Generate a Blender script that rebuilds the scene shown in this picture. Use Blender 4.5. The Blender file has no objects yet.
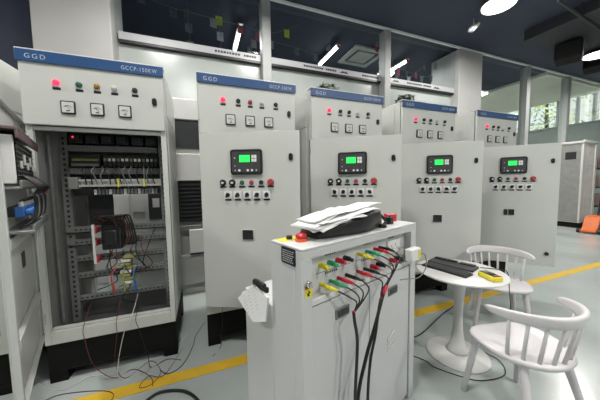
import bpy, bmesh, math, random
from mathutils import Vector, Matrix
random.seed(7)
PI = math.pi
SC = bpy.context.scene
COL = SC.collection
def R(d): return math.radians(d)

# ------------------------------------------------------------------ materials
def mat(name, col, rough=.5, metal=0., noise=0., nscale=40., emit=None, estr=0., bump=0., spec=.5, coat=0.):
    m = bpy.data.materials.new(name); m.use_nodes = True
    nt = m.node_tree; b = nt.nodes['Principled BSDF']
    b.inputs['Base Color'].default_value = (*col, 1)
    b.inputs['Roughness'].default_value = rough
    b.inputs['Metallic'].default_value = metal
    b.inputs['Specular IOR Level'].default_value = spec
    b.inputs['Coat Weight'].default_value = coat
    if emit:
        b.inputs['Emission Color'].default_value = (*emit, 1)
        b.inputs['Emission Strength'].default_value = estr
    if noise or bump:
        tc = nt.nodes.new('ShaderNodeTexCoord'); n = nt.nodes.new('ShaderNodeTexNoise')
        n.inputs['Scale'].default_value = nscale; n.inputs['Detail'].default_value = 4
        nt.links.new(tc.outputs['Object'], n.inputs['Vector'])
        if noise:
            r = nt.nodes.new('ShaderNodeValToRGB')
            r.color_ramp.elements[0].position = .3; r.color_ramp.elements[1].position = .7
            r.color_ramp.elements[0].color = (*[max(0, c * (1 - noise)) for c in col], 1)
            r.color_ramp.elements[1].color = (*[min(1, c * (1 + noise)) for c in col], 1)
            nt.links.new(n.outputs['Fac'], r.inputs['Fac'])
            nt.links.new(r.outputs['Color'], b.inputs['Base Color'])
        if bump:
            bp = nt.nodes.new('ShaderNodeBump'); bp.inputs['Strength'].default_value = bump
            bp.inputs['Distance'].default_value = .004
            nt.links.new(n.outputs['Fac'], bp.inputs['Height'])
            nt.links.new(bp.outputs['Normal'], b.inputs['Normal'])
    return m

PAINT = mat('cabinet_paint', (.56, .575, .55), .38, noise=.025, nscale=3, bump=.03)
PAINT2 = mat('bench_paint', (.60, .605, .61), .36, noise=.02, nscale=3, bump=.03)
INNER = mat('inner_panel', (.19, .195, .19), .5, noise=.08, nscale=6)  # darkened so the colour carries the shade inside the open cabinet
GALV = mat('galvanised', (.24, .245, .24), .4, .6, noise=.12, nscale=25)  # tone lowered as well, for the shaded cabinet interior
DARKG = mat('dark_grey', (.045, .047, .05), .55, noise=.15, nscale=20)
BLACK = mat('black_plastic', (.012, .012, .013), .4, noise=.1, nscale=30)
PLINTH = mat('plinth_black', (.006, .006, .006), .7, noise=.2, nscale=12, spec=.2)
BLUE = mat('fascia_blue', (.024, .075, .20), .4, noise=.05, nscale=8)
BLUEPL = mat('blue_plastic', (.03, .13, .42), .4, noise=.1, nscale=20)
LETTER = mat('lettering_white', (.50, .55, .62), .5, noise=.04, nscale=40)
WHITE = mat('white_plastic', (.78, .78, .77), .35, noise=.02, nscale=10)
WHITEM = mat('white_enamel', (.68, .68, .67), .3, noise=.03, nscale=8)
CHAIRM = mat('chair_white', (.66, .64, .66), .35, noise=.02, nscale=8)
PAPER = mat('paper', (.80, .80, .80), .7, noise=.02, nscale=60)
PLATE = mat('black_plate', (.01, .01, .025), .4, noise=.1, nscale=50)
FACE = mat('dial_white', (.62, .62, .60), .3, noise=.03, nscale=30)
REDON = mat('lamp_red_lit', (.9, .03, .08), .3, emit=(1, .03, .10), estr=1.3, noise=.02)
GREEN = mat('lamp_green', (.03, .13, .07), .25, noise=.1, nscale=60)
AMBER = mat('lamp_amber', (.34, .17, .03), .25, noise=.1, nscale=60)
CLEAR = mat('lamp_white', (.62, .6, .56), .2, noise=.06, nscale=60)
SMOKE = mat('lamp_dark', (.035, .04, .035), .25, noise=.1, nscale=60)
REDD = mat('red_dull', (.42, .05, .06), .4, noise=.08, nscale=40)
RED = mat('red_plastic', (.60, .015, .035), .3, noise=.06, nscale=40)
YEL = mat('yellow_plastic', (.80, .70, .03), .35, noise=.05, nscale=40)
GRN = mat('green_plastic', (.02, .36, .15), .35, noise=.05, nscale=40)
ORANGE = mat('orange_plastic', (.85, .16, .03), .4, noise=.05, nscale=40)
ORPAINT = mat('orange_paint', (.75, .17, .045), .45, noise=.1, nscale=12)
SCREEN = mat('screen_green', (.02, .5, .08), .3, emit=(.03, 1, .13), estr=.9, noise=.02)
CHROME = mat('chrome', (.6, .6, .6), .22, .9, noise=.05, nscale=30)
CABLE = mat('cable_black', (.012, .012, .012), .45, noise=.1, nscale=40)
CABLEG = mat('cable_grey', (.16, .17, .16), .45, noise=.1, nscale=40)
CABLEW = mat('cable_white', (.60, .60, .57), .45, noise=.05, nscale=40)
CABLER = mat('cable_red', (.11, .022, .026), .45, noise=.1, nscale=40)
OLIVE = mat('olive_strip', (.20, .20, .06), .45, noise=.1, nscale=40)
YG = mat('yellow_green_wire', (.25, .27, .09), .45, noise=.25, nscale=40)
PURPLE = mat('primer_brown', (.15, .105, .11), .45, noise=.15, nscale=20)
COLUMN = mat('column_paint', (.46, .455, .45), .55, noise=.03, nscale=3)
POST = mat('post_paint', (.38, .39, .39), .5, noise=.04, nscale=5)
RAILM = mat('rail_paint', (.80, .82, .82), .45, noise=.03, nscale=5)
CEIL = mat('ceiling_navy', (.038, .044, .078), .7, noise=.12, nscale=1.2)
SOFFIT = mat('soffit_grey', (.040, .040, .048), .7, noise=.08, nscale=1.5)
BEIGE = mat('ceiling_cream', (.84, .82, .72), .7, noise=.05, nscale=1.5)
BACK = mat('wall_grey_green', (.44, .48, .465), .25, noise=.14, nscale=.7)
WALLR = mat('wall_right_grey', (.34, .38, .37), .5, noise=.06, nscale=2)
BAND = mat('band_white', (.50, .51, .53), .4, noise=.05, nscale=2)
LOUV = mat('louvre_dark', (.022, .026, .027), .5, noise=.1, nscale=10)
GREYP = mat('machine_grey', (.42, .425, .41), .45, noise=.06, nscale=5)
TUBEM = mat('tube_lit', (1, 1, 1), .4, emit=(1, .98, .98), estr=9, noise=.01)
LAMPM = mat('lamp_lit', (1, .98, .92), .4, emit=(1, .96, .86), estr=3.2, noise=.01)
SPOTM = mat('spot_lit', (.5, .5, .52), .4, emit=(.8, .85, 1), estr=.25, noise=.01)
LEAF = mat('leaf_green', (.018, .04, .018), .6, noise=.4, nscale=9)
LEAF2 = mat('leaf_sunlit', (.40, .46, .20), .6, noise=.5, nscale=3)
BARK = mat('bark', (.06, .05, .04), .8, noise=.3, nscale=12)
BOOTHD = mat('booth_grey', (.30, .30, .29), .5, noise=.1, nscale=8)
BOOTHL = mat('booth_cream', (.76, .72, .69), .5, noise=.12, nscale=6)
GROUND = mat('ground_outside', (.5, .5, .44), .8, noise=.2, nscale=2)
MULTI = mat('meter_screen', (.12, .17, .13), .3, noise=.05)
SKIRT = mat('line_yellow', (.78, .50, .045), .38, noise=.07, nscale=9)

def floor_mat():
    m = bpy.data.materials.new('epoxy_floor'); m.use_nodes = True
    nt = m.node_tree; b = nt.nodes['Principled BSDF']
    tc = nt.nodes.new('ShaderNodeTexCoord')
    n1 = nt.nodes.new('ShaderNodeTexNoise'); n1.inputs['Scale'].default_value = 1.3; n1.inputs['Detail'].default_value = 6
    n2 = nt.nodes.new('ShaderNodeTexNoise'); n2.inputs['Scale'].default_value = 6; n2.inputs['Detail'].default_value = 3
    r = nt.nodes.new('ShaderNodeValToRGB')
    r.color_ramp.elements[0].position = .3; r.color_ramp.elements[0].color = (.38, .425, .415, 1)
    r.color_ramp.elements[1].position = .7; r.color_ramp.elements[1].color = (.47, .515, .505, 1)
    mr = nt.nodes.new('ShaderNodeMapRange'); mr.inputs['To Min'].default_value = .13; mr.inputs['To Max'].default_value = .30
    bp = nt.nodes.new('ShaderNodeBump'); bp.inputs['Strength'].default_value = .12; bp.inputs['Distance'].default_value = .01
    for n in (n1, n2): nt.links.new(tc.outputs['Object'], n.inputs['Vector'])
    nt.links.new(n1.outputs['Fac'], r.inputs['Fac']); nt.links.new(r.outputs['Color'], b.inputs['Base Color'])
    nt.links.new(n2.outputs['Fac'], mr.inputs['Value']); nt.links.new(mr.outputs['Result'], b.inputs['Roughness'])
    nt.links.new(n2.outputs['Fac'], bp.inputs['Height']); nt.links.new(bp.outputs['Normal'], b.inputs['Normal'])
    return m
FLOOR = floor_mat()

def glass_mat():
    m = bpy.data.materials.new('pane_glass'); m.use_nodes = True
    nt = m.node_tree; nt.nodes.remove(nt.nodes['Principled BSDF'])
    out = nt.nodes['Material Output']
    t = nt.nodes.new('ShaderNodeBsdfTransparent'); t.inputs['Color'].default_value = (.93, .96, .95, 1)
    g = nt.nodes.new('ShaderNodeBsdfGlossy'); g.inputs['Roughness'].default_value = .02
    lw = nt.nodes.new('ShaderNodeLayerWeight'); lw.inputs['Blend'].default_value = .5
    pw = nt.nodes.new('ShaderNodeMath'); pw.operation = 'POWER'; pw.inputs[1].default_value = 4
    f = nt.nodes.new('ShaderNodeMapRange'); f.inputs['To Min'].default_value = .03; f.inputs['To Max'].default_value = .5
    nt.links.new(lw.outputs['Facing'], pw.inputs[0]); nt.links.new(pw.outputs['Value'], f.inputs['Value'])
    x = nt.nodes.new('ShaderNodeMixShader')
    nt.links.new(f.outputs['Result'], x.inputs['Fac']); nt.links.new(t.outputs['BSDF'], x.inputs[1])
    nt.links.new(g.outputs['BSDF'], x.inputs[2]); nt.links.new(x.outputs['Shader'], out.inputs['Surface'])
    return m
GLASS = glass_mat()

# ------------------------------------------------------------------ mesh kit
class MB:
    def __init__(s): s.b = bmesh.new(); s.mi = 0
    def box(s, x0, x1, y0, y1, z0, z1, M=None):
        vs = [s.b.verts.new(Vector((x, y, z))) for x in (x0, x1) for y in (y0, y1) for z in (z0, z1)]
        for f in ((0, 1, 3, 2), (4, 6, 7, 5), (0, 4, 5, 1), (2, 3, 7, 6), (0, 2, 6, 4), (1, 5, 7, 3)):
            s.b.faces.new([vs[i] for i in f]).material_index = s.mi
        if M is not None:
            for v in vs: v.co = M @ v.co
        return s
    def ring_surface(s, rings, cap=True, closed=False):
        rows = [[s.b.verts.new(Vector(p)) for p in r] for r in rings]
        n = len(rows[0]); pairs = list(zip(rows, rows[1:]))
        if closed: pairs.append((rows[-1], rows[0]))
        for a, c in pairs:
            for i in range(n):
                s.b.faces.new((a[i], a[(i + 1) % n], c[(i + 1) % n], c[i]))
        if cap and not closed:
            s.b.faces.new(list(reversed(rows[0]))); s.b.faces.new(rows[-1])
        return s
    def cyl(s, p0, p1, r0, r1=None, n=16):
        return s.tube([p0, p1], [r0, r0 if r1 is None else r1], n)
    def tube(s, pts, r, n=8):
        pts = [Vector(p) for p in pts]
        rs = r if isinstance(r, (list, tuple)) else [r] * len(pts)
        rings = []; ref = None
        for i, p in enumerate(pts):
            t = (pts[min(i + 1, len(pts) - 1)] - pts[max(i - 1, 0)]).normalized()
            if ref is None:
                ref = Vector((0, 0, 1)) if abs(t.z) < .9 else Vector((1, 0, 0))
            a = t.cross(ref)
            if a.length < 1e-4: a = t.orthogonal()
            a.normalize(); b = a.cross(t).normalized(); ref = b
            rings.append([p + (a * math.cos(2 * PI * k / n) + b * math.sin(2 * PI * k / n)) * rs[i] for k in range(n)])
        return s.ring_surface(rings)
    def lathe(s, prof, c=(0, 0, 0), n=40):
        c = Vector(c)
        return s.ring_surface([[c + Vector((r * math.cos(2 * PI * k / n), r * math.sin(2 * PI * k / n), z)) for k in range(n)] for r, z in prof])
    def prism(s, poly, y0, y1, M=None):      # polygon in (x,z) extruded along y
        a = [Vector((x, y0, z)) for x, z in poly]; c = [Vector((x, y1, z)) for x, z in poly]
        if M is not None: a = [M @ v for v in a]; c = [M @ v for v in c]
        return s.ring_surface([a, c])
    def prism_z(s, poly, z0, z1):
        return s.ring_surface([[Vector((x, y, z0)) for x, y in poly], [Vector((x, y, z1)) for x, y in poly]])
    def blob(s, c, r, sub=2, j=.0, sq=(1, 1, 1)):
        M = Matrix.Translation(Vector(c)) @ Matrix.Diagonal((sq[0], sq[1], sq[2], 1))
        g = bmesh.ops.create_icosphere(s.b, subdivisions=sub, radius=r, matrix=M)
        for v in g['verts']:
            v.co += Vector((random.uniform(-j, j), random.uniform(-j, j), random.uniform(-j, j)))
        return s
    def leaf(s, c, size):
        d = Vector((random.gauss(0, 1), random.gauss(0, 1), random.gauss(0, .7))).normalized()
        e = d.orthogonal().normalized(); c = Vector(c)
        f = e.cross(d) * size * .12
        s.b.faces.new([s.b.verts.new(q) for q in (c - d * size, c + e * size * .4 + f, c + d * size, c - e * size * .4 + f)])
    def build(s, name, m, parent=None, loc=None, rz=None, bevel=0, smooth=False, seg=2, solid=0):
        bmesh.ops.recalc_face_normals(s.b, faces=s.b.faces)
        me = bpy.data.meshes.new(name); s.b.to_mesh(me); s.b.free()
        ms = m if isinstance(m, list) else [m]
        for k in ms: me.materials.append(k)
        o = bpy.data.objects.new(name, me); COL.objects.link(o)
        if parent is not None: o.parent = parent
        if loc is not None: o.location = loc
        if rz is not None: o.rotation_euler = (0, 0, rz)
        if solid:
            so = o.modifiers.new('solid', 'SOLIDIFY'); so.thickness = solid
        if bevel:
            bv = o.modifiers.new('bevel', 'BEVEL'); bv.width = bevel; bv.segments = seg; bv.limit_method = 'ANGLE'; bv.angle_limit = R(40)
        if smooth or bevel:
            for p in me.polygons: p.use_smooth = True
            if bevel or smooth == 'auto': me.set_sharp_from_angle(angle=R(38))
        return o

def tag(o, label=None, cat=None, group=None, kind=None):
    if label: o['label'] = label
    if cat: o['category'] = cat
    if group: o['group'] = group
    if kind: o['kind'] = kind
    return o
def thing(name, label, cat, loc=(0, 0, 0), rz=0, group=None):
    o = bpy.data.objects.new(name, None); COL.objects.link(o)
    o.location = loc; o.rotation_euler = (0, 0, rz); o.empty_display_size = .1
    return tag(o, label, cat, group)
def struct(mb, name, m, **k):
    o = mb.build(name, m, **k); o['kind'] = 'structure'; return o
def smooth_path(pts, k=8):
    pts = [Vector(p) for p in pts]; out = []
    P = [pts[0]] + pts + [pts[-1]]
    for i in range(1, len(P) - 2):
        a, b, c, d = P[i - 1], P[i], P[i + 1], P[i + 2]
        for j in range(k):
            t = j / k
            out.append(.5 * ((2 * b) + (c - a) * t + (2 * a - 5 * b + 4 * c - d) * t * t + (3 * b - a - 3 * c + d) * t ** 3))
    out.append(pts[-1]); return out
def rrect(w, h, r, n=5):
    out = []
    for cx, cz, a0 in ((w / 2 - r, h / 2 - r, 0), (-w / 2 + r, h / 2 - r, 90), (-w / 2 + r, -h / 2 + r, 180), (w / 2 - r, -h / 2 + r, 270)):
        for k in range(n + 1):
            a = R(a0 + 90 * k / n); out.append((cx + r * math.cos(a), cz + r * math.sin(a)))
    return out
def text_part(name, body, size, m, parent, x, y, z, squeeze=1.0):
    cu = bpy.data.curves.new(name, 'FONT'); cu.body = body; cu.size = size; cu.extrude = .0008
    cu.space_character = 1.35 if len(body) < 4 else 1.2; cu.offset = -size * .006
    tmp = bpy.data.objects.new(name, cu); COL.objects.link(tmp)
    dg = bpy.context.evaluated_depsgraph_get(); dg.update()
    me = bpy.data.meshes.new_from_object(tmp.evaluated_get(dg))
    bpy.data.objects.remove(tmp)
    for v in me.vertices:
        p = v.co.copy(); v.co = Vector((p.x * squeeze, -p.z, p.y))
    me.materials.clear(); me.materials.append(m)
    o = bpy.data.objects.new(name, me); COL.objects.link(o); o.parent = parent; o.location = (x, y, z)
    return o

# ------------------------------------------------------------------ camera
H = 1.36
a, p, ro = .3729, .0726, -.0145
fw = Vector((math.sin(a) * math.cos(p), math.cos(a) * math.cos(p), -math.sin(p)))
rt = Vector((math.cos(a), -math.sin(a), 0)); up = rt.cross(fw)
c_, s_ = math.cos(ro), math.sin(ro)
r2 = c_ * rt + s_ * up; u2 = -s_ * rt + c_ * up
cam = bpy.data.objects.new('camera', bpy.data.cameras.new('camera')); COL.objects.link(cam)
cam.data.sensor_width = 36; cam.data.lens = 36 * 250.63 / 600; cam.data.clip_start = .03; cam.data.clip_end = 200
cam.matrix_world = Matrix(((r2.x, u2.x, -fw.x, 0), (r2.y, u2.y, -fw.y, 0), (r2.z, u2.z, -fw.z, H), (0, 0, 0, 1)))
SC.camera = cam

# ------------------------------------------------------------------ the setting
struct(MB().box(-5, 13, -4, 9, -.12, 0), 'floor', FLOOR)
struct(MB().box(-5, 13, 1.826, 1.928, .0004, .0024), 'trim_1', SKIRT)['label'] = 'yellow painted line along the floor in front of the cabinets'
CZ = 4.4
struct(MB().box(-5, 9.35, -4, 9, CZ, CZ + .1), 'ceiling', CEIL)
struct(MB().box(9.35, 13, 4.3, 9, CZ - .08, CZ + .1), 'ceiling_cream_bay', BEIGE)
struct(MB().box(9.35, 13, -4, 4.3, CZ, CZ + .1), 'ceiling_front_bay', CEIL)
struct(MB().box(6.35, 13, -4, 3.34, CZ - .2, CZ - .001), 'ceiling_bulkhead', SOFFIT)
PY = 4.2
struct(MB().box(-1.5, 6.0, PY + .2, PY + .3, 0, 3.39), 'wall_back', BACK)
struct(MB().box(-5, -1.5, PY + .2, PY + .3, 0, CZ - .002), 'wall_back_left', CEIL)
struct(MB().box(-5, 13, 8.9, 9, 0, CZ), 'wall_rear', WALLR)
struct(MB().box(-5, 13, -4.1, -4, 0, CZ), 'wall_front', WALLR)
struct(MB().box(-5, -4.9, -4, 8.9, 0, CZ), 'wall_left', WALLR)
wr = MB().box(13, 13.15, -4, 9, 0, 3.3)
wr.box(13, 13.15, -4, 2.6, 3.3, CZ)
struct(wr, 'wall_right', WALLR)
wf = MB()
for y in (2.65, 3.7, 4.62, 5.05, 5.6, 6.55, 7.5, 8.4): wf.box(12.97, 13.1, y - .035, y + .035, 3.3, CZ)
wf.box(12.95, 13.1, 2.6, 9, 3.3, 3.36)
w1 = struct(wf, 'window_1', POST)
gp = MB().box(13.04, 13.05, 2.6, 9, 3.36, CZ).build('window_pane', GLASS, w1)
# partition posts, rail, columns
for i, x in enumerate((1.02, 3.507, 8.225, 10.245)):
    struct(MB().box(x, x + .15, PY, PY + .18, 0, CZ - .05), 'trim_%d' % (i + 2), POST, bevel=.008)
struct(MB().box(-1, 13, PY - .01, PY + .03, CZ - .052, CZ - .015), 'trim_6', RAILM)['label'] = 'pale rail along the top of the partition'
struct(MB().box(5.62, 6.41, PY, PY + .76, 0, CZ - .05), 'column_square', COLUMN, bevel=.01)
struct(MB().box(-1.83, -1.02, PY - .1, PY + .5, 0, CZ - .002), 'column_broad', COLUMN, bevel=.012)
for i, (x0, x1) in enumerate(((-1.02, 1.02), (1.17, 3.507), (3.657, 5.62))):
    g = MB().box(x0, x1, PY + .1, PY + .11, 3.50, CZ - .055)
    struct(g, 'window_%d' % (i + 2), GLASS)
for i, (x0, x1) in enumerate(((6.41, 8.225), (8.375, 10.245), (10.395, 12.9))):
    g = MB().box(x0, x1, PY + .1, PY + .11, .05, CZ - .055)
    struct(g, 'window_%d' % (i + 5), GLASS)
# lettered band
sg = thing('sign_band', 'long white band with rows of dark lettering above the rear wall', 'sign', (-1.0, PY + .12, 3.395))
MB().box(0, 6.75, 0, .16, 0, .105).build('band', BAND, sg, bevel=.003)
MB().box(0, 6.75, .0, .16, -.035, -.001).build('shadow_gap', BLACK, sg)
lm = MB()
for x0 in (1.28, 2.8, 4.05, 5.2):
    x = x0
    for k in range(15):
        w = random.choice((.028, .034, .04)); 
        if k != 9:
            lm.box(x, x + w, -.004, 0, .036, .068)
            lm.box(x + w * .3, x + w * .7, -.006, -.004, .044, .060)
        x += w + .012
    lm.prism([(x + .06, .03), (x + .13, .075), (x + .16, .05), (x + .19, .075), (x + .26, .03)], -.004, 0)
lm.build('lettering', DARKG, sg)

# outside the windows: ground, trees, pale building
struct(MB().box(13.2, 30, -6, 24, -.1, 0), 'ground_outside', GROUND)
def tree(x, y, h, r, label):
    t = thing('tree', label, 'tree', (x, y, 0), 0, 'trees outside the right windows')
    MB().tube([(0, 0, 0), (.05, .04, h * .4), (-.04, .1, h * .8)], [.16, .12, .05], 8).build('trunk', BARK, t, smooth=True)
    f = MB()
    for k in range(620):
        q = Vector((random.gauss(0, r * .5), random.gauss(0, r * .55), random.gauss(h * .66, h * .16)))
        f.leaf(q, random.uniform(.09, .2))
    f.build('foliage', LEAF2, t)
for i, (x, y, h, r) in enumerate(((15.8, 4.0, 6.2, 1.0), (16.4, 7.4, 6.8, 1.1), (15.4, 10.9, 5.8, 1.0), (18.5, 14.6, 7, 1.3))):
    tree(x, y, h, r, ('leafy tree outside behind the window nearest the right edge', 'leafy tree outside, right of the dark partition post',
                      'leafy tree outside between the two dark partition posts', 'farthest leafy tree outside, past the left window frame')[i])
bk = thing('office_block', 'pale striped tower block far outside the right windows', 'building', (26, 8, 0))
MB().box(0, 3, -4.5, 3, 0, 14).build('tower', WHITEM, bk)
st = MB()
for y in range(-4, 3): st.box(-.15, 0, y, y + .45, 0, 14)
st.build('pilaster', COLUMN, bk)

# ------------------------------------------------------------------ lights
def area(name, loc, size, power, col=(1, .97, .92), rot=(0, 0, 0), shape='DISK'):
    l = bpy.data.lights.new(name, 'AREA'); l.shape = shape; l.size = size; l.energy = power; l.color = col
    o = bpy.data.objects.new(name, l); COL.objects.link(o); o.location = loc; o.rotation_euler = rot
    return o
def high_bay(x, y, z, label, power, lit=True):
    t = thing('ceiling_lamp', label, 'lamp', (x, y, CZ), 0, 'round high bay ceiling lamps')
    d = z - CZ
    MB().cyl((0, 0, 0), (0, 0, d + .24), .012).build('rod', BLACK, t)
    MB().lathe([(.05, d + .25), (.08, d + .24), (.09, d + .13), (.14, d + .11), (.26, d + .03), (.265, d), (.25, d + .005)], n=36).build('housing', DARKG, t, smooth='auto')
    MB().lathe([(.245, d + .004), (.24, d - .012), (.001, d - .016)], n=36).build('diffuser', LAMPM, t, smooth='auto')
    if power: area('lamp_light', (x, y, z - .04), .48, power)
high_bay(4.78, 2.9, 4.28, 'round lit ceiling lamp at the top edge, above the last cabinets', 80)
high_bay(8.45, 3.0, 4.12, 'round lit ceiling lamp near the right edge under the grey bulkhead', 70)
high_bay(8.9, 6.85, 4.02, 'added fill lamp in the rear hall, unseen behind the square column', 190)  # added to brighten the rear hall, hidden by the column
for x, y, e in ((-.6, 2.98, 26), (1.2, 2.9, 52), (-3.8, 1.1, 100), (-.2, .6, 70), (4.6, -2.0, 85), (9.6, -1.5, 30), (2.4, -1.6, 85)):  # unseen lamps added as fill for cabinets, bench and floor
    high_bay(x, y, 4.0 if y > 2.95 else 4.12, 'added fill light built as a high bay lamp, overhead and out of view', e)
# sky light outside; it enters the room through the right windows
w = bpy.data.worlds.new('world'); SC.world = w; w.use_nodes = True
w.node_tree.nodes['Background'].inputs['Color'].default_value = (.93, .97, 1, 1)
w.node_tree.nodes['Background'].inputs['Strength'].default_value = 1.25
sun = bpy.data.lights.new('sun', 'SUN'); sun.energy = 5; sun.angle = .02; sun.color = (1, .97, .9)
so_ = bpy.data.objects.new('sun', sun); COL.objects.link(so_); so_.rotation_euler = (0, R(-32), 0)

# ------------------------------------------------------------------ cabinets
CW, CD, CH, PB = .79, .75, 2.19, .283     # width, depth, top, plinth height
HZ = 1.745                                  # underside of header
CY = 2.123
def lock(parent, x, y, z, name='door_lock'):
    m = MB()
    m.prism([(x + q[0], z + q[1]) for q in rrect(.03, .052, .0149, 6)], y - .012, y)
    m.box(x - .004, x + .004, y - .016, y - .012, z - .012, z + .012)
    return m.build(name, BLACK, parent, bevel=.002)
def cabinet(x, label, code=None, theta=27, DW=.77, open_front=False, two_meter=False):
    t = thing('control_cabinet', label, 'cabinet', (x, CY, 0), 0, 'generator control cabinets in a row')
    W, D = CW, CD
    m = MB()
    m.box(0, .018, .012, D, PB, CH); m.box(W - .018, W, .012, D, PB, CH)            # sides
    m.box(.018, W - .018, .012, D, CH - .02, CH); m.box(.018, W - .018, .03, D, PB, PB + .02)
    if not open_front: m.box(.018, W - .018, D - .02, D, PB + .02, CH - .02)
    m.box(0, .035, 0, .03, PB, HZ); m.box(W - .035, W, 0, .03, PB, HZ)                # front uprights
    m.box(.035, W - .035, 0, .03, PB, PB + .085)                                      # bottom rail
    m.box(.035, W - .035, .028, .055, PB + .085, PB + .10)
    m.box(.035, W - .035, .004, .03, HZ - .03, HZ - .004)                            # rail under the header
    m.box(.012, .06, D - .05, D - .001, PB + .02, CH - .02); m.box(W - .06, W - .012, D - .05, D - .001, PB + .02, CH - .02)
    m.build('carcass', PAINT, t, bevel=.0025)
    # side panel creases
    for sx, x0 in ((-1, -.004), (1, W - .001)):
        m = MB(); m.box(x0, x0 + .005, .09, D - .03, PB + .03, 1.86); m.box(x0, x0 + .005, .09, D - .03, 1.875, CH - .03)
        m.build('side_panel', PAINT, t, bevel=.002)
    m = MB()
    m.box(0, W, .02, D - .02, .075, PB - .001)
    for fx in (0, W - .1):
        m.box(fx, fx + .1, .02, .11, 0, .075); m.box(fx, fx + .1, D - .11, D - .02, 0, .075)
    m.build('plinth', PLINTH, t, bevel=.003)
    if code is None:
        pass
    hd = MB().box(.004, W - .004, -.022, .004, HZ, CH - .004).build('header_panel', PAINT, t, bevel=.004)
    fa = MB().box(-.004, W + .004, -.034, -.022, CH - .066, CH + .004).build('fascia', BLUE, t, bevel=.003)
    MB().box(-.004, W + .004, -.03, .06, CH + .004, CH + .012).build('roof_lip', WHITEM, t, bevel=.002)
    if code:
        text_part('lettering', 'GGD', .040, LETTER, fa, .042, -.0345, CH - .048)
        lt = text_part('lettering', code, .038, LETTER, fa, 0, -.0345, CH - .046, .80)
        wd = max(v.co.x for v in lt.data.vertices); lt.location.x = W - .035 - wd
    for ex in (.07, W - .1):
        for ey in (.05, D - .07):
            e = MB(); e.cyl((ex, ey, CH), (ex, ey, CH + .012), .014)
            e.tube([(ex + .02 * math.cos(q * PI / 5), ey, CH + .012 + .024 * math.sin(q * PI / 5)) for q in range(6)], .007, 8)
            e.build('lifting_eye', WHITEM, t, smooth=True)
    # header instruments
    cols = (REDON, GREEN if open_front else SMOKE, AMBER if open_front else REDD if x < .5 else SMOKE, CLEAR, SMOKE)
    for k, lx in enumerate((.183, .300, .396, .493, .612)):
        z = 2.013
        l = MB(); l.cyl((lx, -.022, z), (lx, -.028, z), .0175, n=20); l.lathe([(.001, 0)], n=3) if False else None
        l.ring_surface([[Vector((lx + r * math.cos(q * PI / 10), y, z + r * math.sin(q * PI / 10))) for q in range(20)] for r, y in ((.0155, -.028), (.015, -.038), (.010, -.043), (.003, -.045))])
        l.build('indicator_lamp', cols[k], t, smooth='auto')
        MB().box(lx - .02, lx + .02, -.0245, -.022, z - .043, z - .028).build('name_plate', PLATE, t)
    for lx in (.236, .391, .547):
        z = 1.862
        b = MB().prism([(lx + q[0], z + q[1]) for q in rrect(.076, .082, .006)], -.034, -.022).build('panel_meter', BLACK, t, bevel=.002)
        MB().prism([(lx + q[0], z + q[1]) for q in rrect(.062, .067, .004)], -.0355, -.034).build('dial_face', FACE, b)
        d = MB(); d.tube([(lx + .022 * math.cos(R(q)), -.0362, z - .012 + .022 * math.sin(R(q))) for q in range(30, 151, 15)], .0014, 5)
        d.tube([(lx + .012, -.0362, z - .016), (lx - .012, -.0362, z + .012)], .0012, 5)
        d.box(lx - .008, lx + .01, -.0364, -.0355, z - .025, z - .019)
        d.build('dial_scale', DARKG, b)
    lock(t, .729, -.022, 1.945, 'header_lock')
    # door
    z0, z1 = .368, HZ - .004
    dm = MB(); dm.box(0, DW, -.026, -.021, z0, z1)
    dm.box(0, .004, -.021, .004, z0, z1); dm.box(DW - .004, DW, -.021, .004, z0, z1)
    dm.box(.004, DW - .004, -.021, .004, z0, z0 + .004); dm.box(.004, DW - .004, -.021, .004, z1 - .004, z1)
    dm.box(DW - .03, DW - .004, -.001, .004, z0 + .004, z1 - .004); dm.box(.004, .03, -.001, .004, z0 + .004, z1 - .004)
    door = dm.build('door', PAINT, t, loc=(.008, -.004, 0), rz=-R(theta), bevel=.0015)
    for hz in (z0 + .1, (z0 + z1) / 2, z1 - .1):
        MB().cyl((-.004, .006, hz - .035), (-.004, .006, hz + .035), .008).build('hinge', CHROME, door)
    y = -.026
    if not open_front:
        cz = 1.515; cx = .368
        MB().prism([(cx + q[0], cz + q[1]) for q in rrect(.245, .19, .02)], y - .022, y).build('controller', BLACK, door, bevel=.006)
        MB().prism([(cx + q[0], cz + q[1]) for q in rrect(.215, .155, .012)], y - .024, y - .022).build('controller_face', DARKG, door)
        MB().box(.318, .398, y - .0265, y - .024, 1.513, 1.565).build('screen', SCREEN, door, bevel=.001)
        for kx in (.411, .431):
            for kz in (1.514, 1.541): MB().box(kx, kx + .018, y - .0265, y - .024, kz, kz + .024).build('key', WHITE, door, bevel=.001)
        for kx, kz, kr in ((.316, 1.452, .009), (.381, 1.452, .009), (.413, 1.452, .009), (.284, 1.452, .004), (.446, 1.452, .005), (.283, 1.486, .004), (.283, 1.545, .004)):
            MB().cyl((kx, y - .027, kz), (kx, y - .024, kz), kr, n=14).build('push_button', WHITE, door)
        spec = ((.176, BLACK, .022), (.250, BLACK, .022), (.326, GREEN, .015), (.400, REDD, .015), (.475, SMOKE, .015), (.548, REDD, .022))
        for k, (bx, bm_, br) in enumerate(spec):
            b = MB(); b.cyl((bx, y, 1.360), (bx, y - .006, 1.360), br * 1.15, n=20)
            b.cyl((bx, y - .006, 1.360), (bx, y - .020 if k < 5 else y - .034, 1.360), br * .93, br * .8, 20)
            nm = 'key_switch' if k < 2 else 'emergency_stop' if k == 5 else 'push_button'
            b.build(nm, bm_, door, smooth='auto')
            if k < 2: MB().box(bx - .006, bx + .013, y - .0225, y - .020, 1.353, 1.367).build('switch_core', FACE, door)
            MB().box(bx - .024, bx + .024, y - .002, y, 1.322, 1.335).build('name_plate', PLATE, door)
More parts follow.
